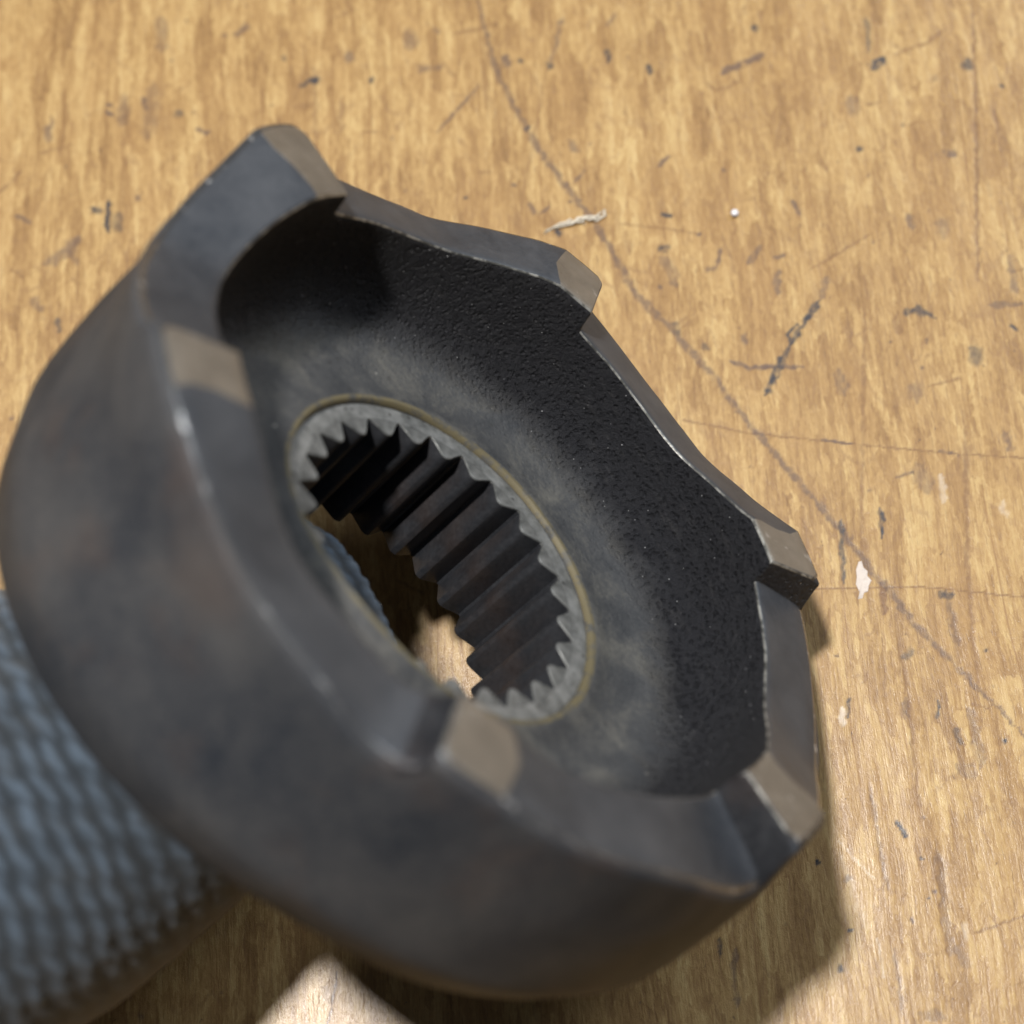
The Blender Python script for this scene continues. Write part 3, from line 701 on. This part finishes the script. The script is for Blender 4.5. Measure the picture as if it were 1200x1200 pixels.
def spline_tooth_mesh():
    # five-sided bar from the front face of the sleeve to its back; local x = radial
    rings = []
    for z, gr in ((.3848, .0030), (.3865, .0008), (.389, .0), (.52, .0), (.66, 0), (.755, .0)):
        pts = []
        for a, r in ((-6.75, .4440), (-4.5, .420), (-2.5, .4010), (-1.3, .3935), (0, .3915), (1.3, .3935), (2.5, .4010), (4.5, .420), (6.75, .4440)):
            g = gr * (1 if abs(a) < 6 else 0.15)
            aa = math.radians(a * (1 - gr * 6 if abs(a) < 6 else 1))
            rr = r + g
            pts.append(Vector((rr * math.cos(aa) * U, -rr * math.sin(aa) * U, (ZB - z) * U)) * MM)
        rings.append(pts)
    n = 9; verts = [p for r in rings for p in r]; faces = []; fm = []
    for i in range(len(rings) - 1):
        for c in range(n - 1):
            faces.append((i * n + c, (i + 1) * n + c, (i + 1) * n + c + 1, i * n + c + 1)); fm.append(1 if i < 2 else 2)
    faces.append(tuple(range(n))); fm.append(0)
    faces.append(tuple(reversed(range((len(rings) - 1) * n, len(rings) * n)))); fm.append(2)
    me = bpy.data.meshes.new("spline_tooth"); me.from_pydata([tuple(v) for v in verts], [], faces)
    for m in (M_FACE, M_FACE, M_SPL): me.materials.append(m)
    me.polygons.foreach_set("material_index", fm)
    me.polygons.foreach_set("use_smooth", [True] * len(me.polygons)); me.set_sharp_from_angle(angle=math.radians(28))
    me.update()
    return me
stm = spline_tooth_mesh()
for i in range(25):
    o = bpy.data.objects.new("spline_tooth", stm); COL.objects.link(o)
    o.parent = sleeve
    o.rotation_euler = (0, 0, -math.radians(6.7 + 14.4 * i))

# ------------------------------------------------------------------ the gloved hand that props the part up
def build_hand():
    """one skin grown over the bones of a left hand: forefinger pointing, the others curled in"""
    V = []; E = []; Rd = []
    def add(p, r, prev=None):
        V.append(Vector(p)); Rd.append(r); i = len(V) - 1
        if prev is not None: E.append((prev, i))
        return i
    wrist0 = add((-228, -150, 44), 27)
    wrist = add((-196, -126, 43), 26, wrist0)
    palm = add((-162, -100, 42), 31, wrist)
    palm2 = add((-134, -82, 41), 27, palm)
    # forefinger
    pts = [((-108, -66.5, 37), 19), ((-88, -55.5, 32), 17), ((-68, -45.5, 28.5), 16.5), ((-52, -38.4, 25.5), 16.4),
           ((-40, -32.6, 22.5), 16.3), ((-31.5, -27.9, 19.6), 15.6), ((-24.5, -22.8, 17.0), 14.0), ((-18.2, -17.2, 15.6), 12.0), ((-12.6, -13.2, 14.7), 9.8), ((-9.3, -10.8, 14.2), 6.6)]
    q = palm2
    finger_axis = []
    for p, r in pts: q = add(p, r, q); finger_axis.append((Vector(p), r))
    # curled middle, ring, little fingers (each its own chain rooted in the palm)
    for j, (bx, by, bz) in enumerate(((-116, -96, 44), (-132, -118, 44), (-148, -138, 42))):
        s = 1 - 0.08 * j
        a = add((bx, by, bz), 14 * s, palm2 if j == 0 else palm)
        b = add((bx + 26 * s, by - 12 * s, bz - 4), 12.5 * s, a)
        c = add((bx + 32 * s, by - 17 * s, bz - 22 * s), 11.5 * s, b)
        d = add((bx + 10 * s, by - 8 * s, bz - 29 * s), 10 * s, c)
    # thumb lies along the side of the palm
    a = add((-166, -68, 52), 16, palm); b = add((-140, -46, 56), 14, a); c = add((-116, -34, 52), 12, b); add((-102, -30, 48), 9.5, c)
    me = bpy.data.meshes.new("skel"); me.from_pydata([v * MM for v in V], E, [])
    o = bpy.data.objects.new("skel", me); COL.objects.link(o)
    md = o.modifiers.new("Skin", 'SKIN')
    lay = me.skin_vertices[0] if me.skin_vertices else None
    for i, r in enumerate(Rd):
        lay.data[i].radius = (r * MM, r * MM); lay.data[i].use_root = (i == 2)
    md.use_smooth_shade = True
    ss = o.modifiers.new("Sub", 'SUBSURF'); ss.levels = 5; ss.render_levels = 5
    dg = bpy.context.evaluated_depsgraph_get()
    ev = o.evaluated_get(dg)
    m2 = bpy.data.meshes.new_from_object(ev)
    bpy.data.objects.remove(o); bpy.data.meshes.remove(me)
    n = len(m2.vertices)
    co = np.empty(n * 3); m2.vertices.foreach_get("co", co); co = co.reshape(-1, 3) / MM
    nr = np.empty(n * 3); m2.vertices.foreach_get("normal", nr); nr = nr.reshape(-1, 3)
    # coordinates along and around the forefinger drive the knit
    A = np.array([-130., -79, 41]); B = np.array([-16., -14, 13.8])
    ax = (B - A) / np.linalg.norm(B - A)
    s = (co - A) @ ax
    up = np.array([0, 0, 1.0]); e1 = np.cross(ax, up); e1 /= np.linalg.norm(e1); e2 = np.cross(e1, ax)
    c0 = co - A - np.outer(s, ax)
    ang = np.arctan2(c0 @ e2, c0 @ e1 + 1e-6); arc = ang * 13.0
    wave = 0.26 * np.sin(2 * np.pi * arc / 3.0 + 2.5 * np.sin(s * .5)) + 1.7 * (fbm2(s, arc, .12, .12, 5) - .5) * 2
    ridge = 0.5 + 0.5 * np.cos(2 * np.pi * (s + 0.55 * wave) / 1.5)
    stitch = 0.5 + 0.5 * np.sin(2 * np.pi * arc / 1.7 + np.floor((s + .55 * wave) / 1.5) * 2.4)
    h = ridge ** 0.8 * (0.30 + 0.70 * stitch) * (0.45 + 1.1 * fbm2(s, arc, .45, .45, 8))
    crease = (fbm2(s, arc * .3, .16, .16, 15) - .5) * 1.0
    palm = np.clip((0.45 - ang) / 0.6, 0, 1) * (ang > -2.4); palm = palm * palm * (3 - 2 * palm)  # lower side: smoother knit, and mask for the painted bench bounce
    co2 = co + nr * ((h - 0.5) * 0.30 * (1 - 0.8 * palm) + crease * 1.0)[:, None]
    m2.vertices.foreach_set("co", (co2 * MM).ravel())
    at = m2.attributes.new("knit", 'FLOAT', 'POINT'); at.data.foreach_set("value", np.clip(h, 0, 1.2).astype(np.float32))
    at = m2.attributes.new("palm", 'FLOAT', 'POINT'); at.data.foreach_set("value", palm.astype(np.float32))
    m2.polygons.foreach_set("use_smooth", np.ones(len(m2.polygons), bool))
    m2.materials.clear(); m2.materials.append(M_KNIT); m2.update()
    m2.name = "gloved_hand"
    h_o = bpy.data.objects.new("gloved_hand", m2); COL.objects.link(h_o)
    tag(h_o, "hand in a grey blue knitted glove with one finger under the steel coupling", "hand")
build_hand()

# ------------------------------------------------------------------ scraps lying on the bench
def flake(name, outline, z, t, mat, label, cat):
    n = len(outline); bmv = []; cx = sum(p[0] for p in outline) / n; cy = sum(p[1] for p in outline) / n
    for f, zz in ((1.0, z), (0.95, z + t), (0.55, z + t * 1.35)):
        for i, (x, y) in enumerate(outline):
            bmv.append(Vector(((x - cx) * f, (y - cy) * f, zz + random.uniform(-.03, .03) * (f < 1))) * MM)
    bmv.append(Vector((0, 0, z + t * 1.3)) * MM)
    faces = []
    for r in range(2):
        for i in range(n): faces.append((r * n + i, r * n + (i + 1) % n, (r + 1) * n + (i + 1) % n, (r + 1) * n + i))
    for i in range(n): faces.append((2 * n + i, 2 * n + (i + 1) % n, 3 * n))
    o = mesh_obj(name, bmv, faces, [mat], None, None, True, 40)
    o.location = (cx * MM, cy * MM, 0)
    tag(o, label, cat)
    return o
flake("paint_flake", [(26.6, -7.8), (26.75, -7.2), (26.5, -6.6), (26.62, -6.0), (26.6, -5.4), (26.85, -4.75), (27.1, -4.7), (27.2, -5.2), (27.5, -5.55), (27.45, -5.9), (27.75, -6.3), (27.5, -6.75), (27.4, -7.2), (27.1, -7.3), (26.95, -7.75)],
      -0.01, 0.05, M_FLAKE, "white paint flake on the bench right of the coupling beside the long scratch", "flake")

def tube(name, lines, rad, mat, label, cat, seg=6):
    verts = []; faces = []
    o0 = Vector(lines[0][0])
    for pts in lines:
        base = len(verts)
        for i, p in enumerate(pts):
            p = Vector(p); d = (Vector(pts[min(i + 1, len(pts) - 1)]) - Vector(pts[max(i - 1, 0)])).normalized()
            e = d.cross(Vector((0, 0, 1))).normalized(); f = e.cross(d)
            r = rad * (0.35 if i in (0, len(pts) - 1) else random.uniform(.7, 1.3))
            for j in range(seg):
                a = 2 * math.pi * j / seg
                verts.append((p - o0 + e * math.cos(a) * r * 1.5 + f * math.sin(a) * r * .8) * MM)
        for i in range(len(pts) - 1):
            for j in range(seg):
                faces.append((base + i * seg + j, base + i * seg + (j + 1) % seg, base + (i + 1) * seg + (j + 1) % seg, base + (i + 1) * seg + j))
        faces.append(tuple(range(base, base + seg))[::-1]); faces.append(tuple(range(base + (len(pts) - 1) * seg, base + len(pts) * seg)))
    o = mesh_obj(name, verts, faces, [mat], None, None, True)
    o.location = o0 * MM
    tag(o, label, cat); return o
FIB = [(2.9, 25.2, .10), (4.0, 25.7, .16), (5.06, 26.0, .2), (5.8, 26.2, .2), (6.5, 26.28, .24), (7.1, 26.3, .22), (7.5, 26.6, .2), (7.8, 26.9, .12)]
strands = []
for s in range(9):
    a0 = random.choice((0, 0, 1, 2, 3)); a1 = random.choice((5, 6, 7, 8, 8)); ph = random.uniform(0, 6)
    pts = [(x + .27 * math.sin(i * 1.3 + ph) + random.uniform(-.05, .05), y + .24 * math.cos(i * 1.7 + ph * 2) + random.uniform(-.05, .05), max(z + .10 * math.sin(i + ph), .06))
           for i, (x, y, z) in enumerate(FIB)][a0:a1]
    if s > 5: pts = pts[:2] + [(pts[1][0] + random.uniform(-.5, .9), pts[1][1] + random.uniform(-.8, .5), .08)]
    strands.append(pts)
tube("fibre_scrap", strands, 0.055, M_FIBRE, "frayed white fibre scrap lying across the upper end of the long scratch", "fibre")

def bead(x, y, r):
    bm = bmesh.new(); bmesh.ops.create_icosphere(bm, subdivisions=3, radius=r * MM)
    for v in bm.verts:
        v.co.z *= .75; v.co += noise.noise_vector(v.co * 5000) * r * .08 * MM
    me = bpy.data.meshes.new("speck"); bm.to_mesh(me); bm.free(); me.materials.append(M_BEAD)
    me.polygons.foreach_set("use_smooth", [True] * len(me.polygons))
    o = bpy.data.objects.new("white_speck", me); COL.objects.link(o); o.location = (x * MM, y * MM, r * .7 * MM)
    tag(o, "tiny round white speck on the bench above and right of the coupling", "speck")
bead(18.7, 26.35, 0.34)
